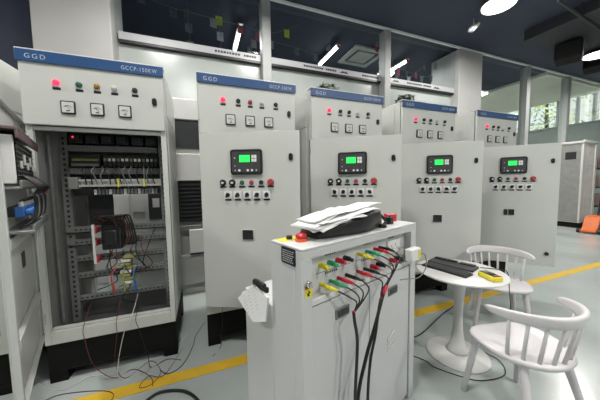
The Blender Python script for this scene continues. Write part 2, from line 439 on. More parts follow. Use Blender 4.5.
        for bx in (.213, .289, .364, .440, .515):
            MB().prism([(bx + q[0], 1.266 + q[1]) for q in rrect(.058, .058, .006)], y - .005, y).build('switch_plate', WHITE, door)
            b = MB(); b.cyl((bx, y - .005, 1.266), (bx, y - .012, 1.266), .0165, n=18)
            M = Matrix.Translation((bx, 0, 1.266)) @ Matrix.Rotation(R(random.choice((-50, -20, 20, 45))), 4, 'Y')
            b.box(-.006, .006, y - .034, y - .012, -.019, .019, M)
            b.build('selector_switch', BLACK, door, bevel=.002)
            MB().box(bx - .024, bx + .024, y - .002, y, 1.222, 1.236).build('name_plate', PLATE, door)
        if two_meter:
            for q0, q1 in ((.302, .333), (.343, .396)):
                MB().box(q0, q1, y - .012, y, .937, 1.003).build('hour_meter', BLACK, door, bevel=.003)
        else:
            MB().box(.312, .412, y - .005, y, .914, 1.001).build('meter_bezel', FACE, door, bevel=.002)
            MB().box(.320, .404, y - .012, y - .005, .921, .994).build('hour_meter', BLACK, door, bevel=.003)
        lock(door, .705, y, 1.548)
        b = MB(); b.cyl((.695, y, .512), (.695, y - .012, .512), .02, n=20); b.build('door_lock', BLACK, door, smooth='auto')
    else:
        yi = -.021        # inner face of the wide-open door
        for rz_ in (.63, 1.08): MB().box(.05, DW - .05, yi, yi + .024, rz_, rz_ + .05).build('stiffener', PAINT, door, bevel=.004)
        MB().box(.30, .36, yi, yi + .006, .92, 1.0).build('latch_hole', DARKG, door)
        b = MB(); b.box(.10, .73, yi, yi + .075, 1.600, 1.614); b.box(.10, .73, yi + .065, yi + .075, 1.565, 1.60); b.build('upper_bracket', PURPLE, door, bevel=.003)
        b = MB(); b.box(.10, .73, yi, yi + .075, 1.345, 1.357); b.box(.10, .73, yi + .065, yi + .075, 1.345, 1.385); b.build('middle_bracket', GALV, door, bevel=.003)
        b = MB(); b.box(.20, .69, yi, yi + .05, 1.385, 1.57)
        for k in range(9): b.box(.215 + k * .052, .235 + k * .052, yi + .05, yi + .058, 1.40, 1.555)
        b.build('instrument_back', BLACK, door, bevel=.004)
        MB().box(.692, .704, yi, yi + .056, 1.37, 1.58).build('end_cover', WHITEM, door, bevel=.003)
        for k in range(5): MB().box(.24 + k * .088, .268 + k * .088, yi + .058, yi + .066, 1.44 + .02 * (k % 2), 1.475 + .035 * (k % 2)).build('instrument_terminal', FACE, door, bevel=.002)
        for k in range(8): MB().box(.21, .68, yi + .058, yi + .0615, 1.405 + k * .021, 1.408 + k * .021).build('cooling_fin', GALV, door)
        for k in range(7):
            bx = .17 + k * .07
            b = MB(); b.box(bx, bx + .048, yi + .03, yi + .062, 1.215, 1.265); b.cyl((bx + .024, yi + .062, 1.24), (bx + .024, yi + .085, 1.24), .018)
            b.build('switch_block', BLUEPL, door, bevel=.004)
            b = MB(); b.box(bx + .003, bx + .045, yi, yi + .03, 1.218, 1.262); b.build('switch_base', BLACK, door, bevel=.003)
            b = MB(); b.cyl((bx + .024, yi + .05, 1.265), (bx + .024, yi + .05, 1.292), .010); b.build('terminal_screw', FACE, door)
        b = MB(); b.box(.10, .72, yi, yi + .10, 1.150, 1.162); b.box(.10, .72, yi + .09, yi + .10, 1.162, 1.185); b.build('lower_bracket', GALV, door, bevel=.003)
        MB().blob((.13, yi + .085, 1.33), .024).build('stop_button', REDD, door, smooth=True)
        for k in range(7):
            x0 = .2 + k * .07
            q = smooth_path([(x0, yi + .06, 1.41), (x0 + .02, yi + .11, 1.36), (x0 - .02, yi + .10, 1.33), (x0 + .01, yi + .06, 1.29)], 5)
            MB().tube(q, .005, 6).build('wire', CABLE, door, smooth=True)
        for k in range(9):
            x0 = .17 + k * .06
            q = smooth_path([(x0, yi + .05, 1.29), (x0 - .02, yi + .09, 1.315), (x0 - .05, yi + .095, 1.27), (x0 - .04, yi + .085, 1.2), (x0 - .01, yi + .04, 1.165)], 5)
            MB().tube(q, .0045, 6).build('wire', CABLE if k % 3 else CABLEG, door, smooth=True)
    return t, door

CL = 'grey control cabinet, blue fascia lettered '
c1, d1 = cabinet(-1.02, 'open grey cabinet showing its wired interior, fascia reading GCCP-150KW', 'GCCP-150KW', 70.7, open_front=True)
c2, d2 = cabinet(.0, 'grey control cabinet just right of the open one, behind the test bench papers', 'GCCP-30KW', 26)
c3, d3 = cabinet(.94, 'grey control cabinet in the middle of the row, door right above the bench plugs', 'GCCP-30KW', 36)
c4, d4 = cabinet(1.985, 'grey control cabinet fourth from the left, its door behind the round table', 'GCCP-30KW', 33)
c5, d5 = cabinet(3.145, 'last grey control cabinet on the right, door swung widest with round locks', 'GCCP-30KW', 50, two_meter=True)
c0, d0 = cabinet(-1.985, 'grey cabinet cut by the left edge, beyond the wide open door', 'GCCP-150KW', 165, open_front=True)

# interior of the open cabinet (cabinet coordinates)
def inside(t, full=True):
    W = CW
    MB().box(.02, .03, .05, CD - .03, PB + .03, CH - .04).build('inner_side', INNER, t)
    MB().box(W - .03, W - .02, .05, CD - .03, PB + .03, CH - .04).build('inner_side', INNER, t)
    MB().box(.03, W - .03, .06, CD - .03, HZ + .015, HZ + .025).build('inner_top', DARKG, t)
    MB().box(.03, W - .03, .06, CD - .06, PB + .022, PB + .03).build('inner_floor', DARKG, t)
    # mounting posts with holes
    for px in (.075, W - .085):
        b = MB(); b.box(px, px + .05, .21, .25, PB + .04, HZ)
        b.mi = 1
        for k in range(36): b.box(px + .018, px + .032, .2085, .2105, .36 + k * .038, .378 + k * .038)
        b.build('mounting_post', [GALV, BLACK], t)
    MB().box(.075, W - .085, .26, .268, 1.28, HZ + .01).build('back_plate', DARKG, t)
    # row of contactors at the top
    for k in range(6):
        x0 = .15 + k * .095
        b = MB(); b.box(x0, x0 + .08, .16, .258, 1.66, 1.73); b.box(x0 + .01, x0 + .07, .14, .16, 1.675, 1.715); b.build('contactor', BLACK, t, bevel=.004)
    b = MB(); b.blob((.185, .137, 1.70), .007, 1); b.build('status_light', REDON, t)
    for z in (1.605, 1.44):
        b = MB(); b.box(.13, W - .09, .19, .258, z, z + .045)
        for k in range(26): b.box(.14 + k * .0215, .148 + k * .0215, .186, .19, z + .005, z + .03)
        b.build('cable_duct', INNER, t, bevel=.002)
    b = MB(); b.box(.15, .32, .17, .258, 1.495, 1.58); b.build('relay_rail', BLACK, t, bevel=.003)
    MB().box(.16, .315, .165, .17, 1.535, 1.55).build('marker_strip', OLIVE, t)
    MB().box(.155, .318, .16, .17, 1.497, 1.515).build('terminal_row', GALV, t)
    for k in range(13):
        x0 = .345 + k * .0275
        br = MB().box(x0, x0 + .025, .17, .258, 1.495, 1.575).build('breaker', BLACK, t, bevel=.002)
        MB().box(x0 + .005, x0 + .02, .158, .17, 1.535, 1.555).build('breaker_toggle', FACE if k % 3 else OLIVE, br)
    b = MB(); b.box(.145, .72, .15, .165, 1.385, 1.40); b.box(.145, .72, .15, .165, 1.345, 1.36); b.box(.145, .72, .19, .2, 1.345, 1.4); b.build('bus_channel', GREYP, t, bevel=.002)
    b = MB(); b.box(.14, .195, .13, .2, 1.33, 1.415); b.build('end_block', INNER, t, bevel=.004)
    for zx in (.43, .60): MB().box(zx, zx + .008, .145, .168, 1.34, 1.405).build('zip_tie', YEL, t)
    for k in range(18):
        x0 = .27 + k * .0235
        MB().box(x0, x0 + .018, .18, .24, 1.285, 1.325).build('terminal', GALV if k % 4 else FACE, t, bevel=.002)
    for k in range(14):
        x0 = .22 + k * .038
        q = smooth_path([(x0, .17, 1.50), (x0 + random.uniform(-.02, .02), .14, 1.46), (x0 + random.uniform(-.02, .02), .14, 1.42), (x0 + .01, .17, 1.33)], 4)
        MB().tube(q, .004, 6).build('wire', random.choice((CABLE, CABLEG, CABLE, CABLEG)), t, smooth=True)
    # lower part
    MB().box(.17, .335, .36, .375, 1.0, 1.30).build('gland_plate', DARKG, t, bevel=.002)
    for z, y in ((1.0, .20), (.905, .20), (.775, .22), (.645, .22), (.47, .22)):
        b = MB(); b.box(.08, W - .045, y, y + .012, z, z + .05); b.box(.08, W - .045, y, y + .05, z, z + .008)
        b.mi = 1
        for k in range(20): b.box(.13 + k * .03, .147 + k * .03, y - .0015, y + .0005, z + .02, z + .032)
        b.build('cross_rail', [GALV, DARKG], t)
    for z in (1.02, .925, .8):
        b = MB(); b.box(.255, .285, .12, .2, z - .02, z + .03); b.build('insulator', REDD, t, bevel=.008)
    MB().box(.262, .278, .11, .12, .78, 1.07).build('copper_bar', FACE, t)
    b = MB(); b.box(.325, .45, .08, .2, .88, 1.07); b.box(.345, .43, .05, .08, .92, 1.03)
    for k in range(3): b.cyl((.345 + k * .042, .12, 1.07), (.345 + k * .042, .12, 1.10), .016)
    b.build('main_breaker', BLACK, t, bevel=.01)
    for k in range(9):
        x0 = .33 + k * .016
        q = smooth_path([(x0, .11, 1.08), (x0 - .02 + k * .006, .04, 1.13), (x0 + .06, .05, 1.12), (x0 + .08, .1, 1.02 - .01 * k), (x0 + .05, .12, .9)], 5)
        MB().tube(q, .0065, 6).build('power_cable', (CABLE, CABLER, CABLE, CABLE)[k % 4], t, smooth=True)
    for k in range(8):
        z = .60 + .028 * k
        MB().box(.425 + .02 * math.sin(k * 2), .50 + .02 * math.sin(k * 2), .1, .19, z, z + .022).build('earth_terminal', YG if k % 3 else FACE, t, bevel=.003)
    for k, (lx, lm_) in enumerate(((.37, REDD), (.44, YG), (.51, BLUEPL))):
        q = smooth_path([(lx + .02, .12, .74), (lx, .08, .68), (lx + .005, .09, .6), (lx, .11, .53)], 5)
        MB().tube(q, [.005] * 9 + [.008] * (len(q) - 9), 8).build('cable_lug', lm_, t, smooth=True)
    for k in range(12):
        x0 = .2 + random.random() * .45; z = random.choice((.7, .85, .95, 1.0))
        q = smooth_path([(x0, .19, z), (x0 + random.uniform(-.05, .05), .1, z - .1), (x0 + random.uniform(-.08, .08), .12, z - .22), (x0 + random.uniform(-.1, .1), .2, z - .3)], 5)
        MB().tube(q, .0035, 6).build('wire', random.choice((CABLE, CABLE, CABLEG, CABLER)), t, smooth=True)
    MB().box(.06, .075, .1, .13, PB + .1, 1.7).build('hinge_post', GALV, t)
inside(c1)
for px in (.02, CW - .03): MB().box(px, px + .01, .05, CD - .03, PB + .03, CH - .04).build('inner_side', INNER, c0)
MB().box(.03, CW - .03, .2, .21, PB + .03, HZ).build('mounting_plate', DARKG, c0)
for z in (.5, .8, 1.1): MB().box(.05, CW - .05, .15, .2, z, z + .05).build('cross_rail', GALV, c0)

# ------------------------------------------------------------------ machines behind the cabinets
er = thing('equipment_rack', 'pale machine with black louvres seen in the gap right of the open cabinet', 'machine', (-.32, 3.25, 0))
b = MB(); b.box(0, .8, .05, .6, 0, 2.34); b.build('frame', GREYP, er, bevel=.01)
MB().box(0, .8, .0, .05, 2.1, 2.34).build('top_box', WHITEM, er, bevel=.01)
MB().box(.03, .4, .03, .05, 1.775, 2.09).build('opening', LOUV, er)
MB().box(.03, .4, .0, .05, 1.39, 1.71).build('hatch', WHITEM, er, bevel=.008)
b = MB()
for k in range(10): b.box(.04, .4, .0, .05, .92 + k * .046, .94 + k * .046)
b.build('louvre', LOUV, er)
MB().box(.03, .41, .03, .05, .90, 1.385).build('vent_backing', BLACK, er)
MB().box(.03, .4, -.02, .05, .80, .86).build('cross_rail', GALV, er, bevel=.005)
b = MB(); b.box(.16, .42, -.05, .05, .53, .81); b.build('junction_box', WHITEM, er, bevel=.006)
MB().box(.04, .4, .0, .05, .14, .5).build('hatch', GREYP, er, bevel=.006)
gm = thing('machine_cabinet', 'light grey machine seen through the back of the open cabinet', 'machine', (-1.16, 3.78, 0))
MB().box(0, .88, .05, .30, 0, 1.95).build('body', WHITEM, gm, bevel=.01)
MB().box(.10, .28, .03, .05, .83, 1.23).build('white_hatch', WHITE, gm, bevel=.004)
MB().box(.50, .70, .0, .05, .89, 1.23).build('display_box', DARKG, gm, bevel=.006)
MB().box(.55, .63, -.01, 0, 1.05, 1.17).build('display', WHITE, gm)
MB().box(.32, .45, .03, .05, .97, 1.0).build('handle', CHROME, gm)
for z in (.2, .46, .66): MB().box(.03, .86, .02, .05, z, z + .03).build('trim', GALV, gm)

# ------------------------------------------------------------------ test bench
TB = thing('test_bench', 'tall grey test bench with coloured sockets, papers and a bag on top', 'test bench', (.343, .868, 0), R(17.8))
def bench(mb, name, m, **k): return mb.build(name, m, TB, **k)
BW, BT = .90, 1.104
b = MB()
b.box(0, .052, 0, .05, 0, 1.06); b.box(.842, BW, 0, .05, 0, 1.06); b.box(0, BW, 0, .05, 1.058, BT - .012)
b.ring_surface([[(0, .05, 0), (.02, .05, 0), (.02, .05, BT - .012), (0, .05, BT - .012)], [(0, .215, 0), (.02, .215, 0), (.02, .215, BT - .012), (0, .215, BT - .012)]])
b.ring_surface([[(BW - .02, .05, 0), (BW, .05, 0), (BW, .05, BT - .012), (BW - .02, .05, BT - .012)], [(BW - .02, .215, 0), (BW, .215, 0), (BW, .215, BT - .012), (BW - .02, .215, BT - .012)]])
b.box(.02, BW - .02, .2, .215, .02, BT - .012); b.box(.052, .842, .02, .05, 0, .03)
bench(b, 'body', PAINT2, bevel=.003)
bench(MB().box(0, BW, 0, .215, BT - .012, BT), 'top', PAINT2, bevel=.004)
bench(MB().box(0, BW, .217, .485, .02, .80), 'rear_housing', PAINT2, bevel=.006)
SPN = MB().box(.052, .842, .042, .05, .885, 1.06); SPN.mi = 1
bench(MB().box(.052, .842, .004, .05, .858, .885), 'ledge', WHITEM, bevel=.004)
for q0, q1, nm in ((.056, .442, 'bench_door'), (.447, .838, 'bench_door')):
    d = bench(MB().box(q0, q1, .008, .03, .03, .85), nm, PAINT2, bevel=.003)
    hx, hz = (.238, .775) if q0 < .1 else (.655, .752)
    h = MB(); h.box(hx - .045, hx + .045, .001, .008, hz - .024, hz + .024); h.build('door_pull', GALV, d, bevel=.004)
    MB().box(hx - .036, hx + .036, -.002, .001, hz - .012, hz + .014).build('pull_recess', DARKG, d)
    if q0 > .1:
        for k in range(4):
            M = Matrix.Translation((.645, 0, .435 + k * .02)) @ Matrix.Rotation(R(-24), 4, 'Y')
            MB().box(-.04, .04, .002, .008, -.004, .004, M).build('louvre', WHITEM, d, bevel=.002)
pl = MB().prism([(-.084 + q[0], 1.06 + q[1]) for q in rrect(.094, .068, .008)], -.003, .0)
o = bench(pl, 'rating_plate', PLATE); o.rotation_euler = (0, 0, -PI / 2); o.location = (0, 0, 0)
ls = MB()
for k in range(6):
    x0 = -.122
    for j in range(5):
        w_ = random.uniform(.008, .017); ls.box(x0, x0 + w_, -.0036, -.003, 1.036 + k * .0088, 1.039 + k * .0088); x0 += w_ + .004
        if x0 > -.055: break
o2 = ls.build('plate_print', FACE, o)
# emergency stop, yellow label, black button on the top
b = MB(); b.lathe([(.026, BT), (.027, BT + .010), (.019, BT + .013), (.019, BT + .015)], (.085, .105, 0), 24); es = bench(b, 'stop_base', ORANGE, smooth='auto')
b = MB(); b.lathe([(.018, BT + .015), (.024, BT + .018), (.025, BT + .027), (.019, BT + .033), (.003, BT + .035)], (.085, .105, 0), 24); b.build('stop_mushroom', RED, es, smooth='auto')
bench(MB().box(.015, .115, .145, .205, BT, BT + .0015), 'warning_label', YEL)
b = MB(); b.cyl((.068, .168, BT), (.068, .168, BT + .016), .014); bench(b, 'push_button', BLACK, smooth='auto')
for q in ((.567, .075), (.615, .05)):
    b = MB(); b.lathe([(.024, BT), (.024, BT + .008), (.018, BT + .02), (.003, BT + .022)], (q[0], q[1], 0), 20); bench(b, 'push_button', BLACK, smooth='auto')
# key lock, warning sticker
b = MB(); b.cyl((.03, 0, .962), (.03, -.014, .962), .014); b.box(.026, .034, -.02, -.014, .95, .974); bench(b, 'key_lock', CHROME, bevel=.002)
sb = bench(MB().box(.014, .052, -.0015, 0, .906, .955), 'warning_sticker', YEL)
MB().box(.014, .052, -.0025, -.0015, .942, .955).build('sticker_band', REDD, sb)
MB().prism([(.026, .912), (.036, .912), (.034, .922), (.042, .924), (.030, .938), (.031, .926), (.024, .926)], -.0025, -.0015).build('sticker_symbol', BLACK, sb)
# sockets (binding posts)
def socket(u, z, m, stub=True):
    b = MB(); b.cyl((u, .042, z), (u, .012, z), .012, n=14); b.cyl((u, .012, z), (u, -.008, z - .002), .0095, .0085, 14)
    bench(b, 'socket', m, smooth='auto')
for u, m in ((.135, YEL), (.19, GRN), (.242, RED), (.293, BLACK)): socket(u, 1.003, m)
for u, m in ((.503, RED), (.558, BLACK)): socket(u, .915, m)
for u, m in ((.686, RED), (.74, BLACK)): socket(u, .910, m)
for u, z, n in ((.165, 1.036, 5), (.44, 1.036, 4), (.165, .955, 6), (.66, 1.034, 5), (.42, .955, 5)):
    for k in range(n): SPN.box(u + k * .014, u + k * .014 + .009, .0412, .0425, z, z + .009)
for z, q0, q1 in ((.968, .11, .34), (.968, .37, .6)): SPN.box(q0, q1, .0412, .0425, z, z + .002)
bench(SPN, 'socket_panel', [PAINT2, DARKG])
sp = bench(MB().box(.645, .772, .03, .042, .948, 1.022), 'mains_socket', WHITE, bevel=.004)
h = MB()
for q in ((.675, .985), (.69, .97), (.72, .99), (.735, .97)): h.box(q[0], q[0] + .003, .0292, .03, q[1], q[1] + .012)
h.build('socket_slot', BLACK, sp)

Mb = Matrix.Translation((.343, .868, 0)) @ Matrix.Rotation(R(17.8), 4, 'Z')
def bw(u, y, z): return Mb @ Vector((u, y, z))
# test leads: plug (part) and cable (part)
def lead(u, z, m, word, cm, pts, where):
    t = thing('test_lead', '%s plug with trailing lead %s' % (word, where), 'test lead', bw(u, 0, z), R(17.8), 'test leads plugged into the bench')
    dx, dz = .030, -.015
    b = MB(); b.cyl((0, .042, 0), (0, -.010, 0), .0085, n=12)
    b.tube([(-.003, -.012, .003), (dx * .5, -.021, dz * .45), (dx, -.030, dz)], [.0085, .0075, .0045], 12)
    b.build('plug', m, t, smooth='auto')
    q = smooth_path([(dx * .95, -.030, dz * .95)] + [(pu - u, py, pz - z) for pu, py, pz in pts], 7)
    MB().tube(q, .0033, 8).build('cable', cm, t, smooth=True)
g1 = (.243, -.052, .79)
for u, m, wd, cm in ((.138, YEL, 'yellow', CABLE), (.196, GRN, 'green', CABLE), (.248, RED, 'red', CABLE), (.304, BLACK, 'black', CABLE)):
    k = (u - .138) / .166
    lead(u, .918, m, wd, cm, [(u + .085 - .03 * k, -.048, .865), (.262 + .05 * k, -.055, .83), (g1[0] + .004 * k, g1[1], g1[2])], 'in the lower left socket row')
g2 = (.475, -.056, .868); g3 = (.425, -.06, .80)
for u, m, wd in ((.39, YEL, 'yellow'), (.459, GRN, 'green'), (.529, RED, 'red'), (.575, BLACK, 'black')):
    k = (u - .39) / .185
    lead(u, 1.002, m, wd, CABLE, [(u + .09 - .04 * k, -.05, .955), (.535 + .03 * k, -.06, .91), (.502 + .01 * k, -.058, .862), (.492, -.056, .835)], 'in the upper row at the bench middle')
for u, m, wd in ((.387, RED, 'red'), (.443, BLACK, 'black')):
    lead(u, .915, m, wd, CABLE, [(u + .075, -.05, .87), (.452, -.055, .83), (.44, -.06, .79)], 'low at the bench middle, above the door gap')
# sheathed bundles to the floor
def bundle(pts, label, rs, red):
    t = thing('cable_bundle', label, 'cable', bw(*pts[-1]), 0, 'sheathed cable bundles hanging from the bench')
    base = bw(*pts[-1]); q = smooth_path([bw(*p_) - base for p_ in pts], 8)
    n = max(2, int(len(q) * red))
    MB().tube(q, rs, 10).build('sheath', CABLE, t, smooth=True)
    MB().tube(q[:n], rs * 1.12, 10).build('red_sleeve', RED, t, smooth=True)
bundle([(.243, -.052, .80), (.238, -.062, .76), (.255, -.064, .65), (.232, -.07, .41), (.22, -.08, .12), (.23, -.11, .02), (.3, -.2, .0095), (.5, -.26, .0095)],
       'black bundle hanging from the left plugs, nearest the sticker', .0072, .06)
bundle([(.492, -.056, .845), (.452, -.06, .80), (.385, -.064, .68), (.31, -.066, .55), (.25, -.07, .38), (.23, -.095, .1), (.26, -.13, .02), (.4, -.22, .0105), (.6, -.24, .0105)],
       'thick bundle with long red sleeve slanting down across the bench', .008, .13)
bundle([(.44, -.06, .80), (.41, -.068, .76), (.36, -.084, .66), (.325, -.084, .56), (.305, -.084, .40), (.30, -.09, .15), (.32, -.12, .02), (.42, -.17, .0085), (.7, -.2, .0085)],
       'thin straight black bundle hanging right of the crossing, under middle plugs', .0065, .02)
# charger
ch = thing('power_adapter', 'white charger plugged into the socket at the bench right end', 'charger', bw(.80, -.01, .90), R(17.8))
MB().box(-.05, .052, -.045, .0, 0, .072).build('body', WHITE, ch, bevel=.008)
MB().box(-.045, -.02, -.001, .039, .062, .07).build('plug_pin', CHROME, ch)
MB().box(.02, .045, -.047, -.045, .01, .06).build('rating_label', YEL, ch)
q = smooth_path([(.05, -.03, .03), (.09, -.05, .02), (.085, -.06, -.05), (.0, -.06, -.09), (-.1, -.05, -.075), (-.16, -.035, -.07)], 7)
MB().tube(q, .0028, 6).build('cable', CABLEG, ch, smooth=True)

# black bag on the bench, papers over it
bag = thing('laptop_bag', 'black soft bag lying on the bench under the papers', 'bag', bw(.2, .1, BT), R(17.8))
rings = []
for k in range(13):
    f = k / 12; x = -.05 + .50 * f
    hgt = (.030 + .076 * math.sin(min(1, f * 1.25) * PI / 2)) * (1 if f < .93 else .82)
    y0, y1 = -.055 + .02 * math.cos(f * 6), .12
    if k in (0, 12): hgt *= .6; y0 += .02; y1 -= .02
    rings.append([(x, y0, .001), (x, y0 - .010, hgt * .4), (x, y0 - .004, hgt * .86), (x, y0 + .02, hgt), (x, (y0 + y1) / 2, hgt * 1.04 + .004 * math.sin(k)), (x, y1 - .03, hgt), (x, y1, hgt * .7), (x, y1, .001)])
MB().ring_surface(rings).build('body', BLACK, bag, smooth=True, bevel=.004)
q = smooth_path([(.43, 0, .05), (.47, .0, .06), (.50, -.02, .02), (.47, -.03, .012)], 6)
MB().tube(q, .009, 8).build('strap', BLACK, bag, smooth=True)
def sheet(x0, x1, y0, y1, zf, rz, name, label, group, th=.0015):
    t_ = MB(); n = 12; top = []
    for i in range(n + 1):
        top.append([])
        for j in range(5):
            x = x0 + (x1 - x0) * i / n; y = y0 + (y1 - y0) * j / 4
            top[-1].append(t_.b.verts.new((x, y, zf(x, y))))
    for i in range(n):
        for j in range(4): t_.b.faces.new((top[i][j], top[i + 1][j], top[i + 1][j + 1], top[i][j + 1]))
    o_ = t_.build(name, PAPER, None, loc=bw(.2, .1, BT), rz=R(17.8) + rz, smooth=True, solid=th)
    return tag(o_, label, 'paper', group)
def lift(o0, curl):
    def zf(x, y):
        f = (x + .13) / .52; f = max(0, min(1, f))
        return .038 + o0 + .060 * math.sin(f * PI / 2) + .005 * math.sin(f * 9 + curl * 5) + .05 * math.sin(curl * 4) * y * f + .004 * abs(math.sin(x * 30 + y * 18 + curl * 7)) - .22 * max(0, curl) * max(0, -(y + .035)) - .10 * curl * max(0, f - .8)
    return zf
for i, (x0, x1, y0, y1, o0, cu, rz, lb) in enumerate((
        (-.07, .26, -.075, .08, .000, 1.1, 4, 'lowest sheet of the pile on the black bag, drooping at the front'),
        (-.085, .22, -.068, .09, .004, .7, -10, 'second lowest sheet of the pile on the black bag'),
        (-.10, .25, -.050, .10, .009, .4, 12, 'third sheet from the bottom of the pile on the black bag'),
        (-.05, .33, -.065, .09, .015, .1, -6, 'middle white sheet in the pile on the black bag'),
        (-.10, .30, -.045, .10, .021, -.4, 9, 'second sheet from the top of the pile, pointing right'),
        (-.07, .40, -.035, .10, .028, -.2, -3, 'topmost white sheet of the pile, over the black bag'))):
    sheet(x0, x1, y0, y1, lift(o0, cu), R(rz), 'paper_sheet', lb, 'loose papers on the test bench', .003)
# things at the right end of the bench top
tr = thing('tape_roll', 'red roll of tape at the right end of the bench top', 'tape', bw(.86, .15, BT), R(17.8))
b = MB(); b.ring_surface([[Vector((r * math.cos(2 * PI * k / 28), r * math.sin(2 * PI * k / 28), z)) for k in range(28)] for r, z in ((.039, 0), (.039, .042), (.026, .042), (.026, 0))], cap=False, closed=True)
b.build('tape', RED, tr, smooth='auto')
b = MB(); b.ring_surface([[Vector((r * math.cos(2 * PI * k / 28), r * math.sin(2 * PI * k / 28), z)) for k in range(28)] for r, z in ((.0258, .001), (.0258, .041), (.022, .041), (.022, .001))], cap=False, closed=True)
b.build('core', PAPER, tr, smooth='auto')
nt_ = tag(MB().box(-.05, .05, -.03, .03, 0, .0016).build('note_paper', PAPER, None, loc=bw(.755, .105, BT), rz=R(30)), 'small white note under the black cube on the bench', 'paper')
ac = thing('adapter_block', 'small black cube on the white note beside the red tape', 'adapter', bw(.735, .082, BT + .0016), R(22))
MB().box(-.02, .02, -.02, .02, 0, .042).build('body', BLACK, ac, bevel=.004)
MB().cyl((0, 0, .042), (0, 0, .048), .01).build('button', DARKG, ac)
for i, (u, v, rz, lb) in enumerate(((.735, .165, 20, 'yellow handled tool lying behind the black buttons on the bench'), (.775, .175, 42, 'yellow handled tool nearest the white note on the bench'))):
    t = thing('screwdriver', lb, 'tool', bw(u, v, BT), R(17.8 + rz), 'yellow tools on the bench')
    MB().tube([(-.045, 0, .012), (-.03, 0, .012), (.02, 0, .012), (.035, 0, .012)], [.007, .012, .011, .007], 10).build('handle', YEL, t, smooth=True)
    MB().cyl((.035, 0, .012), (.085, 0, .009), .003, n=8).build('shaft', CHROME, t)
# drawing sheets hanging on the rear housing
for i, (dx_, th, poly, lb, ln) in enumerate(((-.030, .009, [(.341, .868), (.486, .752), (.311, .700), (.205, .745), (.205, .85)], 'white printed sheets hung on the left side of the bench', True),
        (-.016, .003, [(.33, .86), (.478, .782), (.486, .762), (.36, .72), (.25, .80)], 'sheet peeping out behind the hung printed sheets', False))):
    t = thing('drawing_sheet', lb, 'paper', bw(0, .345, .785), R(17.8))
    Mp = Matrix.Rotation(-PI / 2, 4, 'Z')
    m_ = MB(); m_.ring_surface([[Vector((dx_ - (.785 - z) * .12 + o_, y - .345, z - .785)) for y, z in poly] for o_ in (-th, 0)])
    m_.build('sheet', PAPER, t)
    if ln:
        l = MB(); ca, sa_ = math.cos(R(39)), math.sin(R(39))
        for k in range(7):
            for j in range(3):
                a0 = -.06 + j * .05; a1 = a0 + random.uniform(.02, .04); b0 = -.05 + k * .016
                qs = [(a_ * ca + b_ * sa_ + .0, -a_ * sa_ + b_ * ca) for a_, b_ in ((a0, b0), (a1, b0), (a1, b0 + .0016), (a0, b0 + .0016))]
                xs_ = dx_ - th - .0006
                l.ring_surface([[Vector((xs_ + o_ - (-z) * .12, y, z)) for y, z in qs] for o_ in (0, .0006)])
        l.build('print', GREYP, t)
cl = thing('cable_clip', 'black grip above the hung printed sheets', 'clip', bw(-.014, .285, .885), R(17.8))
b = MB(); b.tube(smooth_path([(0, .06, -.02), (-.012, .04, .006), (-.014, 0, .012), (-.01, -.045, .006)], 5), .011, 10); b.build('grip', BLACK, cl, smooth=True)
MB().box(-.004, .012, -.05, .06, -.03, -.005).build('jaw', BLACK, cl, bevel=.003)

# ------------------------------------------------------------------ table, chairs
TX, TY, TZ = 1.81, 1.30, .668
tb = thing('side_table', 'small round white pedestal table holding the keyboard', 'table', (TX, TY, 0))
MB().lathe([(.001, TZ - .024), (.28, TZ - .022), (.299, TZ - .010), (.299, TZ - .003), (.294, TZ), (.001, TZ)], n=64).build('tabletop', WHITEM, tb, smooth='auto')
MB().lathe([(.001, .0), (.214, .0), (.215, .008), (.20, .014), (.12, .024), (.085, .032), (.001, .033)], n=56).build('base', WHITEM, tb, smooth='auto')
MB().lathe([(.085, .024), (.066, .05), (.048, .11), (.035, .2), (.030, .3), (.033, .42), (.044, .55), (.054, .62), (.062, TZ - .024)], n=40).build('pedestal', WHITEM, tb, smooth=True)
MB().lathe([(.001, TZ - .04), (.09, TZ - .04), (.12, TZ - .024), (.001, TZ - .024)], n=32).build('mounting_plate', WHITEM, tb, smooth='auto')

